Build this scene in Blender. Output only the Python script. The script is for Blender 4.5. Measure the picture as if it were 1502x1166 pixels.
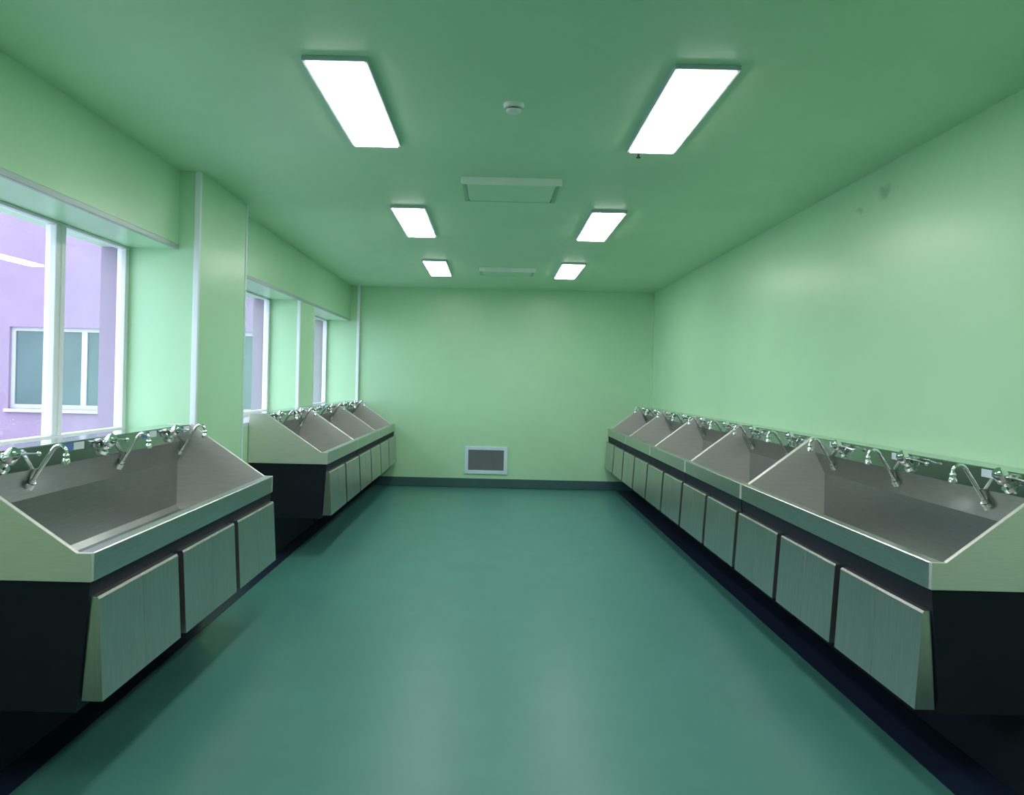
import bpy, bmesh, math
from mathutils import Vector, Matrix

for o in list(bpy.data.objects):
    bpy.data.objects.remove(o, do_unlink=True)
scene = bpy.context.scene
COL = scene.collection

# ------------------------------------------------------------------ camera
CAM_Z = 1.6094
FOCAL, U0, V0, ROLL = 1112.0, 724.32, 559.19, 0.0234      # pixels of the 1502 x 1166 frame
cam = bpy.data.cameras.new('camera')
cam.sensor_fit = 'HORIZONTAL'
cam.sensor_width = 36.0
cam.lens = FOCAL / 1502 * 36.0
cam.shift_x = (751 - U0) / 1502
cam.shift_y = (V0 - 583) / 1502
cam.clip_end = 200
cam_o = bpy.data.objects.new('camera', cam)
COL.objects.link(cam_o)
cam_o.matrix_world = (Matrix.Translation((0, 0, CAM_Z)) @ Matrix.Rotation(-ROLL, 4, 'Y')
                      @ Matrix.Rotation(math.pi / 2, 4, 'X'))
scene.camera = cam_o

# ------------------------------------------------------------------ world, exposure
LAMP = 16.0                      # strength of the fluorescent ceiling panels
LAMP_COL = (1.0, 0.985, 0.95)
SKY = 4.2
SKY_COL = (0.74, 0.86, 1.0)
world = bpy.data.worlds.new('overcast_sky')
scene.world = world
world.use_nodes = True
bg = world.node_tree.nodes['Background']
bg.inputs['Color'].default_value = (*SKY_COL, 1)
bg.inputs['Strength'].default_value = SKY
vs = scene.view_settings
vs.view_transform = 'Standard'
vs.look = 'None'
vs.gamma = 1.0
vs.use_curve_mapping = False
vs.exposure = 0.22

# ------------------------------------------------------------------ room dimensions (metres)
H = 3.0
XR = 2.384            # right wall
YB = 11.43            # back wall
YF = -2.2             # wall behind the camera
XC = -2.041           # room face of the left columns
XL = -2.184           # room face of lintel and piers
XW = -2.545           # window plane
XO = -2.70            # outer face of the left wall
ZL = 2.467            # underside of the lintels
ZS = 1.19             # window sill
# openings in the left wall (y0, y1)
OPEN = [(2.70, 5.195), (6.40, 8.478), (9.17, 11.39)]
COLUMNS = [(1.80, 2.70), (5.195, 6.18), (11.39, YB)]

# ------------------------------------------------------------------ materials
def new_mat(name):
    m = bpy.data.materials.new(name)
    m.use_nodes = True
    nt = m.node_tree
    return m, nt, nt.nodes, nt.links, nt.nodes['Principled BSDF']

def noise(nt, scale, detail=3, stretch=None, coord='Object'):
    tc = nt.nodes.new('ShaderNodeTexCoord')
    n = nt.nodes.new('ShaderNodeTexNoise')
    n.inputs['Scale'].default_value = scale
    n.inputs['Detail'].default_value = detail
    if stretch:
        mp = nt.nodes.new('ShaderNodeMapping')
        mp.inputs['Scale'].default_value = stretch
        nt.links.new(tc.outputs[coord], mp.inputs['Vector'])
        nt.links.new(mp.outputs['Vector'], n.inputs['Vector'])
    else:
        nt.links.new(tc.outputs[coord], n.inputs['Vector'])
    return n

def ramp(nt, src, stops):
    r = nt.nodes.new('ShaderNodeValToRGB')
    el = r.color_ramp.elements
    while len(el) < len(stops):
        el.new(0.5)
    for e, (p, c) in zip(el, stops):
        e.position = p
        e.color = (*c, 1) if len(c) == 3 else c
    nt.links.new(src, r.inputs['Fac'])
    return r

def mul(c, k):
    return tuple(min(1, v * k) for v in c)

def simple(name, col, rough=0.5, metal=0.0, var=0.05, scale=6, stretch=None, rvar=0.0, bump=0.0, spec=0.5):
    m, nt, N, L, b = new_mat(name)
    n = noise(nt, scale, 4, stretch)
    r = ramp(nt, n.outputs['Fac'], [(0.3, mul(col, 1 - var)), (0.7, mul(col, 1 + var))])
    L.new(r.outputs['Color'], b.inputs['Base Color'])
    b.inputs['Metallic'].default_value = metal
    b.inputs['Specular IOR Level'].default_value = spec
    if rvar:
        rr = ramp(nt, n.outputs['Fac'], [(0.3, (rough - rvar,) * 3), (0.7, (rough + rvar,) * 3)])
        L.new(rr.outputs['Color'], b.inputs['Roughness'])
    else:
        b.inputs['Roughness'].default_value = rough
    if bump:
        bp = nt.nodes.new('ShaderNodeBump')
        bp.inputs['Strength'].default_value = bump
        bp.inputs['Distance'].default_value = 0.01
        L.new(n.outputs['Fac'], bp.inputs['Height'])
        L.new(bp.outputs['Normal'], b.inputs['Normal'])
    return m

PAINT = (0.50, 0.79, 0.525)

def wall_paint(name, marks=(), col=PAINT, rough=0.32):
    """glossy green enamel with faint roller patches; marks are old stains (centre, radius)"""
    m, nt, N, L, b = new_mat(name)
    n1 = noise(nt, 1.1, 5)
    r1 = ramp(nt, n1.outputs['Fac'], [(0.3, mul(col, 0.96)), (0.7, mul(col, 1.04))])
    out = r1.outputs['Color']
    n2 = noise(nt, 9, 6)
    for c, rad, dark in marks:
        geo = N.new('ShaderNodeTexCoord')
        d = N.new('ShaderNodeVectorMath'); d.operation = 'DISTANCE'
        sc = N.new('ShaderNodeVectorMath'); sc.operation = 'MULTIPLY'
        sc.inputs[1].default_value = (1, 1 / rad[0], 1 / rad[1])
        L.new(geo.outputs['Object'], sc.inputs[0])
        L.new(sc.outputs['Vector'], d.inputs[0])
        d.inputs[1].default_value = (c[0], c[1] / rad[0], c[2] / rad[1])
        add = N.new('ShaderNodeMath'); add.operation = 'MULTIPLY_ADD'
        L.new(n2.outputs['Fac'], add.inputs[0])
        add.inputs[1].default_value = 3.2
        L.new(d.outputs['Value'], add.inputs[2])
        rr = ramp(nt, add.outputs['Value'], [(0.0, (1, 1, 1)), (1.0, (0, 0, 0))])
        mr = N.new('ShaderNodeMapRange')
        L.new(add.outputs['Value'], mr.inputs['Value'])
        mr.inputs['From Min'].default_value = 1.6
        mr.inputs['From Max'].default_value = 2.3
        mr.inputs['To Min'].default_value = 0.35
        mr.inputs['To Max'].default_value = 0.0
        mx = N.new('ShaderNodeMixRGB')
        L.new(mr.outputs['Result'], mx.inputs['Fac'])
        L.new(out, mx.inputs['Color1'])
        mx.inputs['Color2'].default_value = (*dark, 1)
        out = mx.outputs['Color']
        N.remove(rr)
    L.new(out, b.inputs['Base Color'])
    b.inputs['Roughness'].default_value = rough
    nb = noise(nt, 2.5, 3)
    bp = N.new('ShaderNodeBump')
    bp.inputs['Strength'].default_value = 0.08
    bp.inputs['Distance'].default_value = 0.02
    L.new(nb.outputs['Fac'], bp.inputs['Height'])
    L.new(bp.outputs['Normal'], b.inputs['Normal'])
    return m

def steel(name, col=(0.62, 0.60, 0.58), rough=0.34, stretch=(40, 1.5, 1.5), var=0.08, metal=1.0):
    m, nt, N, L, b = new_mat(name)
    n = noise(nt, 6, 5, stretch)
    r = ramp(nt, n.outputs['Fac'], [(0.3, mul(col, 1 - var)), (0.7, mul(col, 1 + var))])
    L.new(r.outputs['Color'], b.inputs['Base Color'])
    b.inputs['Roughness'].default_value = rough
    b.inputs['Metallic'].default_value = metal
    return m

def emitter(name, col, strength):
    m, nt, N, L, b = new_mat(name)
    b.inputs['Base Color'].default_value = (0.8, 0.8, 0.8, 1)
    n = noise(nt, 40, 2)
    r = ramp(nt, n.outputs['Fac'], [(0.3, mul(col, 0.98)), (0.7, col)])
    L.new(r.outputs['Color'], b.inputs['Emission Color'])
    b.inputs['Emission Strength'].default_value = strength
    return m

def glass(name, tint=(0.93, 0.95, 0.96), rough=0.0):
    m, nt, N, L, b = new_mat(name)
    N.remove(b)
    out = N['Material Output']
    tr = N.new('ShaderNodeBsdfTransparent')
    n = noise(nt, 2, 2)
    r = ramp(nt, n.outputs['Fac'], [(0.3, mul(tint, 0.98)), (0.7, tint)])
    L.new(r.outputs['Color'], tr.inputs['Color'])
    gl = N.new('ShaderNodeBsdfGlossy')
    gl.inputs['Roughness'].default_value = rough
    fr = N.new('ShaderNodeFresnel')
    fr.inputs['IOR'].default_value = 1.5
    k = N.new('ShaderNodeMath'); k.operation = 'MULTIPLY'
    k.inputs[1].default_value = 1.8
    k.use_clamp = True
    L.new(fr.outputs['Fac'], k.inputs[0])
    mx = N.new('ShaderNodeMixShader')
    L.new(k.outputs['Value'], mx.inputs['Fac'])
    L.new(tr.outputs['BSDF'], mx.inputs[1])
    L.new(gl.outputs['BSDF'], mx.inputs[2])
    L.new(mx.outputs['Shader'], out.inputs['Surface'])
    return m

M = {}
M['wall'] = wall_paint('green_wall_enamel')
M['wall_r'] = wall_paint('green_wall_enamel_stained', [((XR, 4.66, 2.83), (0.17, 0.07), (0.10, 0.14, 0.12)),
                                                       ((XR, 5.02, 2.80), (0.10, 0.045), (0.10, 0.14, 0.12))])
M['ceiling'] = wall_paint('green_ceiling_enamel', rough=0.45, col=(0.57, 0.84, 0.575))
M['floor'] = simple('teal_vinyl', (0.075, 0.235, 0.22), 0.36, var=0.05, scale=3, spec=0.4)
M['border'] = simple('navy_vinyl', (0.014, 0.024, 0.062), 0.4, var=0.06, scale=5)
M['skirting'] = simple('dark_teal_vinyl_skirting', (0.05, 0.12, 0.13), 0.35, var=0.06, scale=5)
M['white'] = simple('white_plastic_profile', (0.86, 0.91, 0.98), 0.35, var=0.03)
M['aluminium'] = simple('matt_aluminium_trim', (0.45, 0.52, 0.54), 0.4, 0.3, var=0.03)
M['frame'] = simple('white_window_frame', (0.82, 0.83, 0.87), 0.35, var=0.03)
M['sill'] = simple('white_sill_stone', (0.75, 0.78, 0.80), 0.3, var=0.04)
M['glass'] = glass('window_glass')
M['steel'] = steel('brushed_stainless', (0.58, 0.56, 0.57), 0.30, stretch=(1.5, 1.5, 40))
M['steel_in'] = steel('satin_stainless_lit', (0.84, 0.775, 0.775), 0.46, stretch=(1.5, 1.5, 40), var=0.05, metal=0.72)  # same steel, lightened, with the violet window light tinted into its colour
M['trough'] = steel('shaded_stainless', (0.42, 0.445, 0.45), 0.36, stretch=(1.5, 1.5, 40))  # same steel, darkened in colour for the shade in basin and undercut
M['mirror'] = steel('polished_stainless', (0.55, 0.57, 0.57), 0.13, stretch=(1.5, 1.5, 40), var=0.03)
M['steel_v'] = steel('vertically_brushed_stainless', col=(0.57, 0.535, 0.545), stretch=(14, 14, 0.6), rough=0.32, var=0.07)
M['chrome'] = simple('polished_chrome', (0.85, 0.86, 0.88), 0.08, 1.0, var=0.02)
M['cabinet'] = simple('dark_navy_cabinet', (0.017, 0.020, 0.034), 0.6, var=0.08, spec=0.12)
M['plastic'] = simple('pale_plastic', (0.88, 0.90, 0.90), 0.35, var=0.03)
M['dark'] = simple('dark_slot', (0.03, 0.035, 0.04), 0.6, var=0.05)
M['lamp_frame'] = simple('lamp_frame_aluminium', (0.58, 0.66, 0.74), 0.35, 0.2, var=0.03)
M['lamp'] = emitter('lit_lamp_diffuser', LAMP_COL, LAMP)
M['hatch'] = simple('green_painted_hatch', (0.54, 0.81, 0.55), 0.4, var=0.03)
M['hatch_rim'] = simple('dull_green_hatch_rim', (0.36, 0.58, 0.40), 0.5, var=0.03)
M['hatch_frame'] = simple('pale_hatch_frame', (0.88, 0.95, 0.90), 0.3, var=0.03)
M['grille'] = simple('grey_grille', (0.20, 0.23, 0.25), 0.5, 0.2, var=0.06)
M['vent_frame'] = simple('pale_blue_vent_frame', (0.72, 0.84, 0.97), 0.4, var=0.03)
M['blue'] = simple('blue_sticker_print', (0.10, 0.20, 0.50), 0.4, var=0.04)
M['paper'] = simple('white_sticker_print', (0.75, 0.80, 0.92), 0.4, var=0.03)
M['lilac'] = simple('lilac_render', (0.31, 0.215, 0.335), 0.8, var=0.06, scale=2)
M['ground'] = simple('courtyard_paving', (0.35, 0.35, 0.36), 0.85, var=0.1)
M['outer_frame'] = simple('grey_white_outer_frame', (0.52, 0.50, 0.56), 0.5, var=0.04)
M['dark_glass'] = simple('dark_teal_window_glass', (0.07, 0.12, 0.135), 0.12, var=0.15, scale=1.2)

# ------------------------------------------------------------------ mesh helpers
def mesh_from(bm, name, mat, smooth=False):
    bmesh.ops.recalc_face_normals(bm, faces=bm.faces)
    me = bpy.data.meshes.new(name)
    bm.to_mesh(me)
    bm.free()
    for mm in (mat if isinstance(mat, (list, tuple)) else [mat]):
        me.materials.append(mm)
    if smooth:
        for p in me.polygons:
            p.use_smooth = True
        me.set_sharp_from_angle(angle=math.radians(40))
    return me

def obj(name, bm, mat, parent=None, bevel=0.0, smooth=False):
    o = bpy.data.objects.new(name, mesh_from(bm, name, mat, smooth))
    COL.objects.link(o)
    o.parent = parent
    if bevel:
        b = o.modifiers.new('bevel', 'BEVEL')
        b.width = bevel
        b.segments = 2
        b.limit_method = 'ANGLE'
    return o

def tag(o, label, cat, group=None, kind=None):
    o['label'] = label
    o['category'] = cat
    if group:
        o['group'] = group
    if kind:
        o['kind'] = kind
    return o

def empty(name, loc=(0, 0, 0)):
    o = bpy.data.objects.new(name, None)
    o.empty_display_size = 0.1
    COL.objects.link(o)
    o.location = loc
    return o

def box(bm, x0, x1, y0, y1, z0, z1):
    v = [bm.verts.new(p) for p in ((x0, y0, z0), (x1, y0, z0), (x1, y1, z0), (x0, y1, z0),
                                   (x0, y0, z1), (x1, y0, z1), (x1, y1, z1), (x0, y1, z1))]
    for f in ((0, 3, 2, 1), (4, 5, 6, 7), (0, 1, 5, 4), (1, 2, 6, 5), (2, 3, 7, 6), (3, 0, 4, 7)):
        bm.faces.new([v[i] for i in f])

def boxes(*bs):
    bm = bmesh.new()
    for b in bs:
        box(bm, *b)
    return bm

def prism(bm, prof, y0, y1, sx=1):
    """closed profile of (s, z) points swept along y; s grows away from the wall"""
    a = [bm.verts.new((sx * s, y0, z)) for s, z in prof]
    b = [bm.verts.new((sx * s, y1, z)) for s, z in prof]
    n = len(prof)
    bm.faces.new(a)
    bm.faces.new(list(reversed(b)))
    for i in range(n):
        j = (i + 1) % n
        bm.faces.new((a[i], b[i], b[j], a[j]))

def sheet(bm, prof, y0, y1, sx=1, t=0.004):
    """open profile swept along y, thickened by t to make folded sheet metal"""
    pts = [Vector((s, z)) for s, z in prof]
    n = len(pts)
    off = []
    for i in range(n):
        d = Vector((0, 0))
        if i > 0:
            d += (pts[i] - pts[i - 1]).normalized()
        if i < n - 1:
            d += (pts[i + 1] - pts[i]).normalized()
        d.normalize()
        off.append(pts[i] + Vector((-d.y, d.x)) * t)
    loop = [tuple(p) for p in pts] + [tuple(p) for p in reversed(off)]
    prism(bm, loop, y0, y1, sx)

def tube(bm, pts, r, seg=10, caps=True):
    pts = [Vector(p) for p in pts]
    rs = r if isinstance(r, (list, tuple)) else [r] * len(pts)
    rings = []
    up = Vector((0, 1, 0))
    for i, p in enumerate(pts):
        d = (pts[min(i + 1, len(pts) - 1)] - pts[max(i - 1, 0)]).normalized()
        ref = up if abs(d.dot(up)) < 0.9 else Vector((1, 0, 0))
        a = d.cross(ref).normalized()
        b = d.cross(a).normalized()
        rings.append([bm.verts.new(p + (a * math.cos(t) + b * math.sin(t)) * rs[i])
                      for t in (2 * math.pi * k / seg for k in range(seg))])
    for q, w in zip(rings, rings[1:]):
        for k in range(seg):
            bm.faces.new((q[k], q[(k + 1) % seg], w[(k + 1) % seg], w[k]))
    if caps:
        bm.faces.new(rings[0])
        bm.faces.new(list(reversed(rings[-1])))

def ball(bm, c, r, sub=10):
    bmesh.ops.create_uvsphere(bm, u_segments=sub, v_segments=max(5, sub // 2), radius=r,
                              matrix=Matrix.Translation(c))

def copy_tree(o, parent=None):
    c = o.copy()
    COL.objects.link(c)
    c.parent = parent
    for ch in list(o.children):
        copy_tree(ch, c)
    return c

# ------------------------------------------------------------------ the room shell
tag(obj('floor', boxes((XO, XR + 0.2, YF - 0.2, YB + 0.2, -0.15, 0.0)), M['floor']),
    'teal green glossy vinyl floor of the scrub room', 'floor', kind='structure')
tag(obj('ceiling', boxes((XO, XR + 0.2, YF - 0.2, YB + 0.2, H, H + 0.15)), M['ceiling']),
    'green painted ceiling with fluorescent panels', 'ceiling', kind='structure')
tag(obj('wall_right', boxes((XR, XR + 0.2, YF - 0.2, YB + 0.2, 0, H)), M['wall_r']),
    'long plain green enamelled wall with a small stain near the ceiling', 'wall', kind='structure')
tag(obj('wall_back', boxes((XO, XR, YB, YB + 0.2, 0, H)), M['wall']),
    'pale green end wall with a low vent grille', 'wall', kind='structure')
tag(obj('wall_front', boxes((XO, XR, YF - 0.2, YF, 0, H)), M['wall']),
    'green wall behind the viewpoint', 'wall', kind='structure')

wl = empty('wall_left', (XO, YF, 0))
tag(wl, 'green window wall with columns, lintels and deep window recesses', 'wall', kind='structure')
def wl_part(name, b, mat='wall'):
    x0, x1, y0, y1, z0, z1 = b
    return obj(name, boxes((x0 - XO, x1 - XO, y0 - YF, y1 - YF, z0, z1)), M[mat], wl)
for y0, y1 in COLUMNS:
    wl_part('column', (XO, XC, y0, y1, 0, H))
# lintels, parapets, piers (all flush with the lintel face)
for y0, y1 in ((2.70, 5.195), (6.18, 11.39)):
    wl_part('lintel', (XO, XL, y0, y1, ZL, H))
    wl_part('parapet', (XO, XL, y0, y1, 0, ZS - 0.03))
wl_part('pier', (XO, XL, 6.18, OPEN[1][0], ZS - 0.03, ZL))
wl_part('pier', (XO, XL, OPEN[1][1], OPEN[2][0], ZS - 0.03, ZL))
wl_part('end_section', (XO, XL, YF, 1.80, 0, H))
for y0, y1 in OPEN:                                   # lilac rendered jambs outside the glass
    wl_part('outer_jamb', (XO - 0.004, XW - 0.035, y1 - 0.012, y1 + 0.0, ZS - 0.03, ZL), 'lilac')
    wl_part('outer_jamb', (XO - 0.004, XW - 0.035, y0, y0 + 0.012, ZS - 0.03, ZL), 'lilac')

# floor borders and skirting
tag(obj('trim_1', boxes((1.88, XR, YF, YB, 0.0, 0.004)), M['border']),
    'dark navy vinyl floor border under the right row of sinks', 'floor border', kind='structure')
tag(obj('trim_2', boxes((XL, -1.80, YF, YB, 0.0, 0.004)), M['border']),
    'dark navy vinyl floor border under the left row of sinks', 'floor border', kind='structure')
def skirt(name, b, lab):
    tag(obj(name, boxes(b), M['skirting'], bevel=0.004), lab, 'skirting', kind='structure')
skirt('baseboard_back', (XC + 0.02, XR, YB - 0.015, YB, 0.004, 0.14), 'dark teal coved skirting along the end wall')
skirt('baseboard_right', (XR - 0.015, XR, YF, YB - 0.015, 0.004, 0.14), 'dark teal skirting along the long right wall')
skirt('baseboard_left', (XC, XC + 0.015, 5.195, 6.18, 0.004, 0.14), 'dark teal skirting along the foot of the window wall column')

# white and grey corner profiles
def strip(n, b, mat, lab):
    tag(obj('trim_%d' % n, boxes(b), M[mat], bevel=0.004), lab, 'corner trim', kind='structure')
strip(3, (XC - 0.034, XC + 0.006, 5.187, 5.215, 0.0, H), 'white', 'white corner profile on the near edge of the window column')
strip(4, (XC - 0.014, XC + 0.006, 6.155, 6.186, 0.0, H), 'vent_frame', 'pale blue corner profile on the far edge of the window column')
strip(5, (XC - 0.034, XC + 0.006, 11.382, 11.41, 0.0, H), 'white', 'white corner profile beside the green end wall')
strip(6, (XL - 0.028, XL + 0.005, OPEN[1][1] - 0.006, OPEN[1][1] + 0.022, ZS, ZL), 'white', 'white corner profile on the pier between the two far windows')
strip(7, (XL - 0.010, XL + 0.005, OPEN[2][0] - 0.022, OPEN[2][0] + 0.004, ZS, ZL), 'vent_frame', 'thin profile at the near edge of the farthest window')
strip(8, (XL - 0.020, XL + 0.006, 2.70, 5.195, ZL - 0.006, ZL + 0.030), 'aluminium', 'grey metal edge strip under the lintel of the nearest window')
strip(9, (XL - 0.020, XL + 0.006, 6.186, 11.382, ZL - 0.006, ZL + 0.026), 'aluminium', 'grey metal edge strip under the lintel of the far windows')
strip(10, (XR - 0.022, XR, YB - 0.022, YB, 0.14, H), 'hatch', 'pale green cove strip in the corner of end wall and right wall')

# ------------------------------------------------------------------ windows
WLAB = ['nearest window, white framed, looking onto a lilac building', 'middle window, white framed, just past the wide column',
        'farthest window, white framed, beside the end wall']
MULL = [4.372, 7.44, 10.21]
for i, (y0, y1) in enumerate(OPEN):
    w = empty('window_%d' % (i + 1), (XW, y0, ZS))
    tag(w, WLAB[i], 'window', kind='structure')
    W = y1 - y0
    hh = ZL - ZS
    f = 0.05
    obj('frame', boxes((-0.03, 0.03, 0, f, 0, hh), (-0.03, 0.03, W - f, W, 0, hh),
                       (-0.03, 0.03, f, W - f, 0, f), (-0.03, 0.03, f, W - f, hh - 0.018, hh)), M['frame'], w, 0.004)
    ms = [MULL[i] - y0] if i else [MULL[i] - y0 - 0.77, MULL[i] - y0]
    edges = [f]
    for m_ in ms:
        obj('mullion', boxes((-0.03, 0.035, m_ - 0.05, m_ + 0.05, f, hh - 0.018)), M['frame'], w, 0.006)
        obj('mullion_bead', boxes((0.035, 0.042, m_ - 0.006, m_ + 0.006, f, hh - 0.018)), M['frame'], w)
        edges += [m_ - 0.05, m_ + 0.05]
    edges.append(W - f)
    for a, b in zip(edges[0::2], edges[1::2]):
        bm = bmesh.new()
        vs4 = [bm.verts.new(p) for p in ((0, a, f), (0, b, f), (0, b, hh - 0.018), (0, a, hh - 0.018))]
        bm.faces.new(vs4)
        obj('pane', bm, M['glass'], w)
    obj('sill', boxes((0.0, XL - XW + 0.0, 0, W, -0.03, 0.0)), M['sill'], w)

# ------------------------------------------------------------------ outside: courtyard and the building opposite
tag(obj('ground', boxes((-30, XO - 0.1, -15, 16.0, -0.7, -0.55)), M['ground']), 'grey courtyard paving outside the windows',
    'ground', kind='structure')
bl = empty('neighbouring_building', (-8, 14, -0.55))
tag(bl, 'lilac rendered building across the courtyard, seen through the nearest window', 'building')
def bl_part(name, b, mat, parent=bl, off=(0, 0, 0), bevel=0):
    o = obj(name, boxes(b), M[mat], parent, bevel)
    o.location = off
    return o
WX = [(-4.9, -2.0), (-0.96, 1.94), (3.0, 5.9)]
zz0, zz1 = 0.90 + 0.55, 2.41 + 0.55
# facade in pieces around its windows
fb = []
fb.append((-14, 12.0, 0, 0.3, 0, zz0))
fb.append((-14, 12.0, 0, 0.3, zz1, 7.0))
for a, b in ((-14, -4.9), (-2.0, -0.96), (1.94, 3.0), (5.9, 12.0)):
    fb.append((a, b, 0, 0.3, zz0, zz1))
obj('facade', boxes(*fb), M['lilac'], bl)
for a, b in WX:
    wn = empty('window', (0, 0, 0)); wn.parent = bl; wn.location = (a, 0.1, zz0)
    ww, hh = b - a, zz1 - zz0
    obj('frame', boxes((0, 0.07, -0.03, 0.05, 0, hh), (ww - 0.07, ww, -0.03, 0.05, 0, hh),
                       (0.07, ww - 0.07, -0.03, 0.05, 0, 0.08), (0.07, ww - 0.07, -0.03, 0.05, hh - 0.07, hh),
                       (1.30, 1.40, -0.03, 0.05, 0.08, hh - 0.07)), M['outer_frame'], wn)
    obj('pane', boxes((0.07, 1.30, 0.0, 0.02, 0.08, hh - 0.07)), M['dark_glass'], wn)
    obj('pane', boxes((1.40, ww - 0.07, 0.0, 0.02, 0.08, hh - 0.07)), M['dark_glass'], wn)
    bl_part('window_sill', (a - 0.05, b + 0.05, -0.06, 0.1, zz0 - 0.06, zz0), 'outer_frame')

# ------------------------------------------------------------------ scrub sinks
PITCH = 0.768
ZT, ZE, ZLIP, ZA = 1.274, 1.170, 0.938, 0.830       # console top, console bottom edge, lip top, lip bottom
def make_sink(n, sx, D, tap0, tap_pitch, valve_off, sticker_off, dz=0.0):
    """n stations long; sx = +1 when the sink stands on the left wall; D = depth from wall to lip"""
    L = n * PITCH - 0.002
    T = 0.022
    root = empty('scrub_sink')
    # end panels: steel gussets that fall from splash height to the front lip
    side = [(0.003, ZA), (D, ZA), (D, ZLIP), (D - 0.055, ZLIP), (0.158, ZT), (0.003, ZT)]
    for y0 in (0.0, L - T):
        bm = bmesh.new(); prism(bm, side, y0, y0 + T, sx)
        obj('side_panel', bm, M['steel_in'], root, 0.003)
    a, b = T, L - T
    # the console that carries valves and stickers, and the undercut riser below it
    bm = bmesh.new(); sheet(bm, [(0.004, ZT - 0.002), (0.147, ZT - 0.002), (0.152, ZT - 0.007), (0.152, ZE + 0.003), (0.149, ZE)], a, b, sx, -0.004)
    obj('console', bm, M['mirror'], root)
    bm = bmesh.new(); sheet(bm, [(0.149, ZE), (0.076, 1.026)], a, b, sx, -0.003)
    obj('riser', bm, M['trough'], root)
    bowl = [(0.076, 1.026), (0.076, 0.735), (0.10, 0.705), (D - 0.20, 0.690), (D - 0.12, 0.715), (D - 0.056, ZLIP - 0.012)]
    bm = bmesh.new(); sheet(bm, bowl, a + 0.002, b - 0.002, sx, -0.004)
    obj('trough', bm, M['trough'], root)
    for y0 in (a, b - 0.002):
        bm = bmesh.new(); prism(bm, [(0.076, ZA + 0.004)] + bowl[1:-1] + [(D - 0.062, ZA + 0.004)], y0, y0 + 0.002, sx)
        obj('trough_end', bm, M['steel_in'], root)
    bm = bmesh.new(); sheet(bm, [(D - 0.056, ZLIP - 0.012), (D - 0.050, ZLIP), (D - 0.004, ZLIP), (D, ZLIP - 0.004), (D, ZA), (D - 0.04, ZA)], a, b, sx, -0.003)
    obj('front_lip', bm, M['steel'], root)
    # drain
    for k in range(max(1, n // 2)):
        bm = bmesh.new()
        yc = L * (k + 0.5) / max(1, n // 2)
        tube(bm, [(sx * (D * 0.45), yc, 0.688), (sx * (D * 0.45), yc, 0.702)], 0.035, 14)
        obj('drain', bm, M['chrome'], root)
    # dark cabinet carrying the trough, on a recessed plinth
    bm = bmesh.new()
    cab = [(0.02, ZA - 0.001), (D - 0.006, ZA - 0.001), (D - 0.048, 0.345), (0.02, 0.345)]
    prism(bm, cab, 0.008, 0.018, sx)
    prism(bm, cab, L - 0.018, L - 0.008, sx)
    prism(bm, [(D - 0.024, ZA - 0.001), (D - 0.006, ZA - 0.001), (D - 0.048, 0.345), (D - 0.066, 0.345)], 0.018, L - 0.018, sx)
    prism(bm, [(0.02, 0.363), (D - 0.066, 0.363), (D - 0.066, 0.345), (0.02, 0.345)], 0.018, L - 0.018, sx)
    obj('cabinet', bm, M['cabinet'], root)
    bm = bmesh.new(); prism(bm, [(0.03, 0.345), (0.25, 0.345), (0.25, 0.005), (0.03, 0.005)], 0.02, L - 0.02, sx)
    obj('plinth', bm, M['cabinet'], root)
    # knee panels: wedges that grow thicker towards the bottom
    zt, zb = 0.742 + dz, 0.352 + dz
    for k in range(n):
        y0 = k * PITCH + 0.022
        y1 = y0 + PITCH - 0.06
        bm = bmesh.new()
        st, sb = D - 0.012, D - 0.036
        ym = y0 + 0.5 * (y1 - y0)
        rows = []
        for y, bulge in ((y0, 0), (ym - 0.004, 0.0), (ym, -0.0025), (ym + 0.004, 0.0), (y1, 0)):
            rows.append([bm.verts.new((sx * s, y, z)) for s, z in
                         ((st, zt), (D + 0.014 + bulge, zt), (D + 0.020 + bulge, zt - 0.010), (D + 0.042 + bulge, zb), (sb, zb))])
        for q, w in zip(rows, rows[1:]):
            for i in range(5):
                j = (i + 1) % 5
                bm.faces.new((q[i], q[j], w[j], w[i]))
        bm.faces.new(rows[0]); bm.faces.new(list(reversed(rows[-1])))
        obj('knee_panel', bm, M['steel_v'], root)
        # gooseneck tap rising out of the riser
        yt = tap0 + k * tap_pitch
        tap = bmesh.new()
        A0, S0 = Vector((0.124, 1.096)), Vector((0.228, 1.262))
        d0 = (S0 - A0).normalized()
        nn = Vector((d0.y, -d0.x))
        R = 0.031
        c = S0 + nn * R
        a0 = math.atan2(-nn.y, -nn.x)
        path = [tuple(A0 - d0 * 0.012), tuple((A0 + S0) / 2)]
        for q in range(9):
            t = a0 * (1 - q / 8)
            path.append((c.x + R * math.cos(t), c.y + R * math.sin(t)))
        path.append((c.x + R, c.y - 0.022))
        tube(tap, [(sx * s, yt, z) for s, z in path], 0.0095, 10)
        t = obj('tap', tap, M['chrome'], root, smooth=True)
        hd = bmesh.new()
        hx, hz = sx * (c.x + R), c.y - 0.022
        ball(hd, (hx, yt, hz + 0.008), 0.0155)
        tube(hd, [(hx, yt, hz), (hx, yt, hz - 0.014), (hx, yt, hz - 0.030)], [0.011, 0.019, 0.018], 12)
        obj('aerator', hd, M['chrome'], t, smooth=True)
        cl = bmesh.new()
        Q = lambda h, dy=0: (sx * (A0.x + d0.x * h), yt + dy, A0.y + d0.y * h)
        tube(cl, [Q(-0.014), Q(0.014)], 0.022, 12)
        tube(cl, [Q(0.016), Q(0.034)], 0.015, 12)
        tube(cl, [Q(0.006, -0.034), Q(0.006, 0.034)], 0.007, 8)
        obj('collar', cl, M['chrome'], t, smooth=True)
        # elbow-lever valve on the ledge
        yv = yt + valve_off
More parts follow.
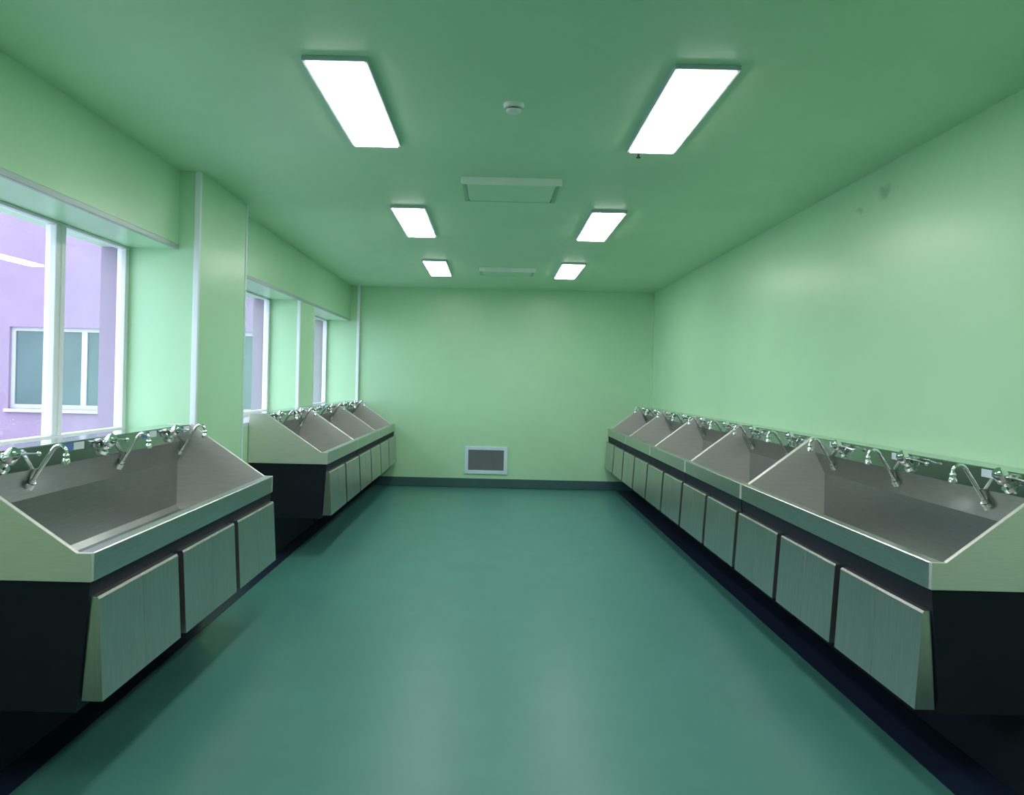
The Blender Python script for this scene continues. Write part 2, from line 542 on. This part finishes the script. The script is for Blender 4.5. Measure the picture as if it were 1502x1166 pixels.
        lev = 1 if sx > 0 else -1
        nrm = Vector((0.66, 0.75))
        p0 = Vector((0.150, 1.204))
        P = lambda h, dy=0, ds=0: (sx * (p0.x + nrm.x * h + ds), yv + dy, p0.y + nrm.y * h)
        vb = bmesh.new()
        tube(vb, [P(-0.006), P(0.012)], 0.034, 14)
        tube(vb, [P(0.012), P(0.034)], 0.020, 14)
        tube(vb, [P(0.034), P(0.042), P(0.088), P(0.098)], [0.025, 0.031, 0.029, 0.020], 14)
        v = obj('valve', vb, M['chrome'], root, smooth=True)
        lv = bmesh.new()
        tube(lv, [P(0.058, -0.045 * lev), P(0.062, 0), P(0.064, 0.10 * lev), P(0.052, 0.20 * lev)], 0.0045, 8)
        ball(lv, P(0.052, 0.205 * lev), 0.011)
        ball(lv, P(0.058, -0.045 * lev), 0.013)
        obj('lever', lv, M['chrome'], v, smooth=True)
        # blue and white instruction sticker at the back of the ledge
        ys = min(yt + sticker_off, L - T - 0.10)
        def quad(y0_, y1_):
            bm_ = bmesh.new()
            prism(bm_, [(0.1522, ZT - 0.010), (0.1528, ZT - 0.010), (0.1528, ZT - 0.046), (0.1522, ZT - 0.046)], y0_, y1_, sx)
            return bm_
        s_ = obj('sticker', quad(ys, ys + 0.095), M['paper'], root)
        s_['label'] = 'white half of the instruction sticker'
        s2 = obj('sticker', quad(ys - 0.095, ys), M['blue'], root)
        s2['label'] = 'blue half of the instruction sticker'
    return root

GR_R = 'scrub sinks along the right wall'
GR_L = 'scrub sinks along the window wall'
DR, DL = 0.650, 0.712
r3 = make_sink(3, -1, DR, 0.478, 0.78, -0.19, -0.09)
r3.location = (XR, 2.972, 0)
tag(r3, 'three-tap stainless scrub sink, nearest on the right wall', 'sink', GR_R)
r2 = make_sink(2, -1, DR, 0.50, 0.80, -0.19, -0.09)
labs = ['two-tap stainless scrub sink right after the long one on the right wall',
        'two-tap stainless scrub sink third from the front on the right wall',
        'two-tap stainless scrub sink next to last on the right wall',
        'two-tap stainless scrub sink touching the end wall on the right']
for k, lab in enumerate(labs):
    o = r2 if k == 0 else copy_tree(r2)
    o.location = (XR, 2.972 + (3 + 2 * k) * PITCH, 0)
    tag(o, lab, 'sink', GR_R)
l3 = make_sink(3, 1, DL, 0.577, 0.81, -0.24, 0.30, 0.03)
l3.location = (XL, 2.803, 0)
tag(l3, 'three-tap stainless scrub sink under the nearest window', 'sink', GR_L)
l2 = make_sink(2, 1, DL, 0.56, 0.78, -0.24, 0.30, 0.02)
labs = ['two-tap stainless scrub sink starting just past the wide column',
        'two-tap stainless scrub sink in the middle of the far left row',
        'two-tap stainless scrub sink in the far left corner by the end wall']
for k, lab in enumerate(labs):
    o = l2 if k == 0 else copy_tree(l2)
    o.location = (XL, 6.775 + 2 * k * PITCH, 0)
    tag(o, lab, 'sink', GR_L)

# ------------------------------------------------------------------ ceiling lights
def make_light():
    r = empty('ceiling_light')
    w, l, d = 0.287, 1.2, 0.022
    f = 0.018
    obj('frame', boxes((0, f, 0, l, -d, 0), (w - f, w, 0, l, -d, 0), (f, w - f, 0, f, -d, 0), (f, w - f, l - f, l, -d, 0)),
        M['lamp_frame'], r, 0.002)
    obj('diffuser', boxes((f, w - f, f, l - f, -0.029, -0.004)), M['lamp'], r)
    return r
lt = make_light()
LX = {'left': -0.866, 'right': 0.752}
LY = [('first, straight above the viewpoint,', 0.480), ('second and largest in view', 3.276), ('third', 6.072), ('farthest', 8.762)]
first = True
for side in ('left', 'right'):
    for nm, y in LY:
        o = lt if first else copy_tree(lt)
        first = False
        o.location = (LX[side], y, H)
        tag(o, 'lit fluorescent ceiling panel, %s in the %s row' % (nm, side), 'ceiling light', 'fluorescent ceiling panels')

# ------------------------------------------------------------------ ceiling fittings
def make_hatch():
    r = empty('ceiling_hatch')
    w = 0.69
    f = 0.030
    obj('frame', boxes((0, f, 0.012, w, -0.008, 0), (w - f, w, 0.012, w, -0.008, 0), (f, w - f, w - f, w, -0.008, 0)), M['hatch_rim'], r, 0.002)
    bm = bmesh.new()                       # the leaf hangs a little open on its near side
    x0, x1, y0, y1 = f + 0.008, w - f - 0.008, 0.014, w - f - 0.008
    lo = [bm.verts.new(p) for p in ((x0, y0, -0.040), (x1, y0, -0.040), (x1, y1, -0.010), (x0, y1, -0.010))]
    hi = [bm.verts.new(p) for p in ((x0, y0, 0), (x1, y0, 0), (x1, y1, 0), (x0, y1, 0))]
    bm.faces.new(lo); bm.faces.new(hi)
    for i in range(4):
        j = (i + 1) % 4
        bm.faces.new((lo[i], lo[j], hi[j], hi[i]))
    obj('panel', bm, M['hatch'], r)
    e = obj('edge_strip', boxes((0, w, 0, 0.012, -0.052, 0)), M['hatch_frame'], r, 0.003)
    e['label'] = 'pale mint edge strip on the near side'
    return r
h1 = make_hatch(); h1.location = (-0.255, 5.16, H)
tag(h1, 'square green ceiling hatch between nearest and middle lights', 'ceiling hatch', 'ceiling hatches')
h2 = copy_tree(h1); h2.location = (-0.21, 9.25, H)
tag(h2, 'square green ceiling hatch between the two farthest lights', 'ceiling hatch', 'ceiling hatches')

sd = empty('smoke_detector', (0.068, 3.80, H))
tag(sd, 'small round white smoke detector on the ceiling', 'smoke detector')
bm = bmesh.new(); tube(bm, [(0, 0, 0), (0, 0, -0.012), (0, 0, -0.022)], [0.052, 0.052, 0.046], 28)
obj('base', bm, M['plastic'], sd, smooth=True)
bm = bmesh.new(); tube(bm, [(0, 0, -0.022), (0, 0, -0.030)], [0.030, 0.030], 20)
obj('slot_ring', bm, M['dark'], sd, smooth=True)
bm = bmesh.new(); tube(bm, [(0, 0, -0.030), (0, 0, -0.040), (0, 0, -0.046)], [0.038, 0.036, 0.022], 24)
obj('cap', bm, M['plastic'], sd, smooth=True)

sp = empty('ceiling_sprinkler', (0.838, 4.56, H))
tag(sp, 'tiny dark ceiling fitting beside the nearest right light', 'sprinkler')
bm = bmesh.new(); tube(bm, [(0, 0, 0), (0, 0, -0.006)], [0.022, 0.018], 16)
obj('rose', bm, M['lamp_frame'], sp, smooth=True)
bm = bmesh.new(); tube(bm, [(0, 0, -0.006), (0, 0, -0.022), (0, 0, -0.024), (0, 0, -0.027)], [0.006, 0.006, 0.014, 0.014], 12)
obj('nozzle', bm, M['dark'], sp, smooth=True)

# ------------------------------------------------------------------ low vent in the end wall
vt = empty('wall_vent', (-0.412, YB, 0.21))
tag(vt, 'low return air vent with pale blue frame in the end wall', 'vent')
w, h, f = 0.645, 0.415, 0.055
obj('frame', boxes((0, f, -0.02, 0, 0, h), (w - f, w, -0.02, 0, 0, h), (f, w - f, -0.02, 0, 0, f), (f, w - f, -0.02, 0, h - f, h)),
    M['vent_frame'], vt, 0.004)
obj('backing', boxes((f, w - f, -0.004, -0.001, f, h - f)), M['grille'], vt)
bm = bmesh.new()
nf = 22
for k in range(nf):
    x = f + (w - 2 * f) * (k + 0.5) / nf
    box(bm, x - 0.0035, x + 0.0035, -0.014, -0.004, f, h - f)
g = obj('fins', bm, M['grille'], vt)
g['kind'] = 'stuff'
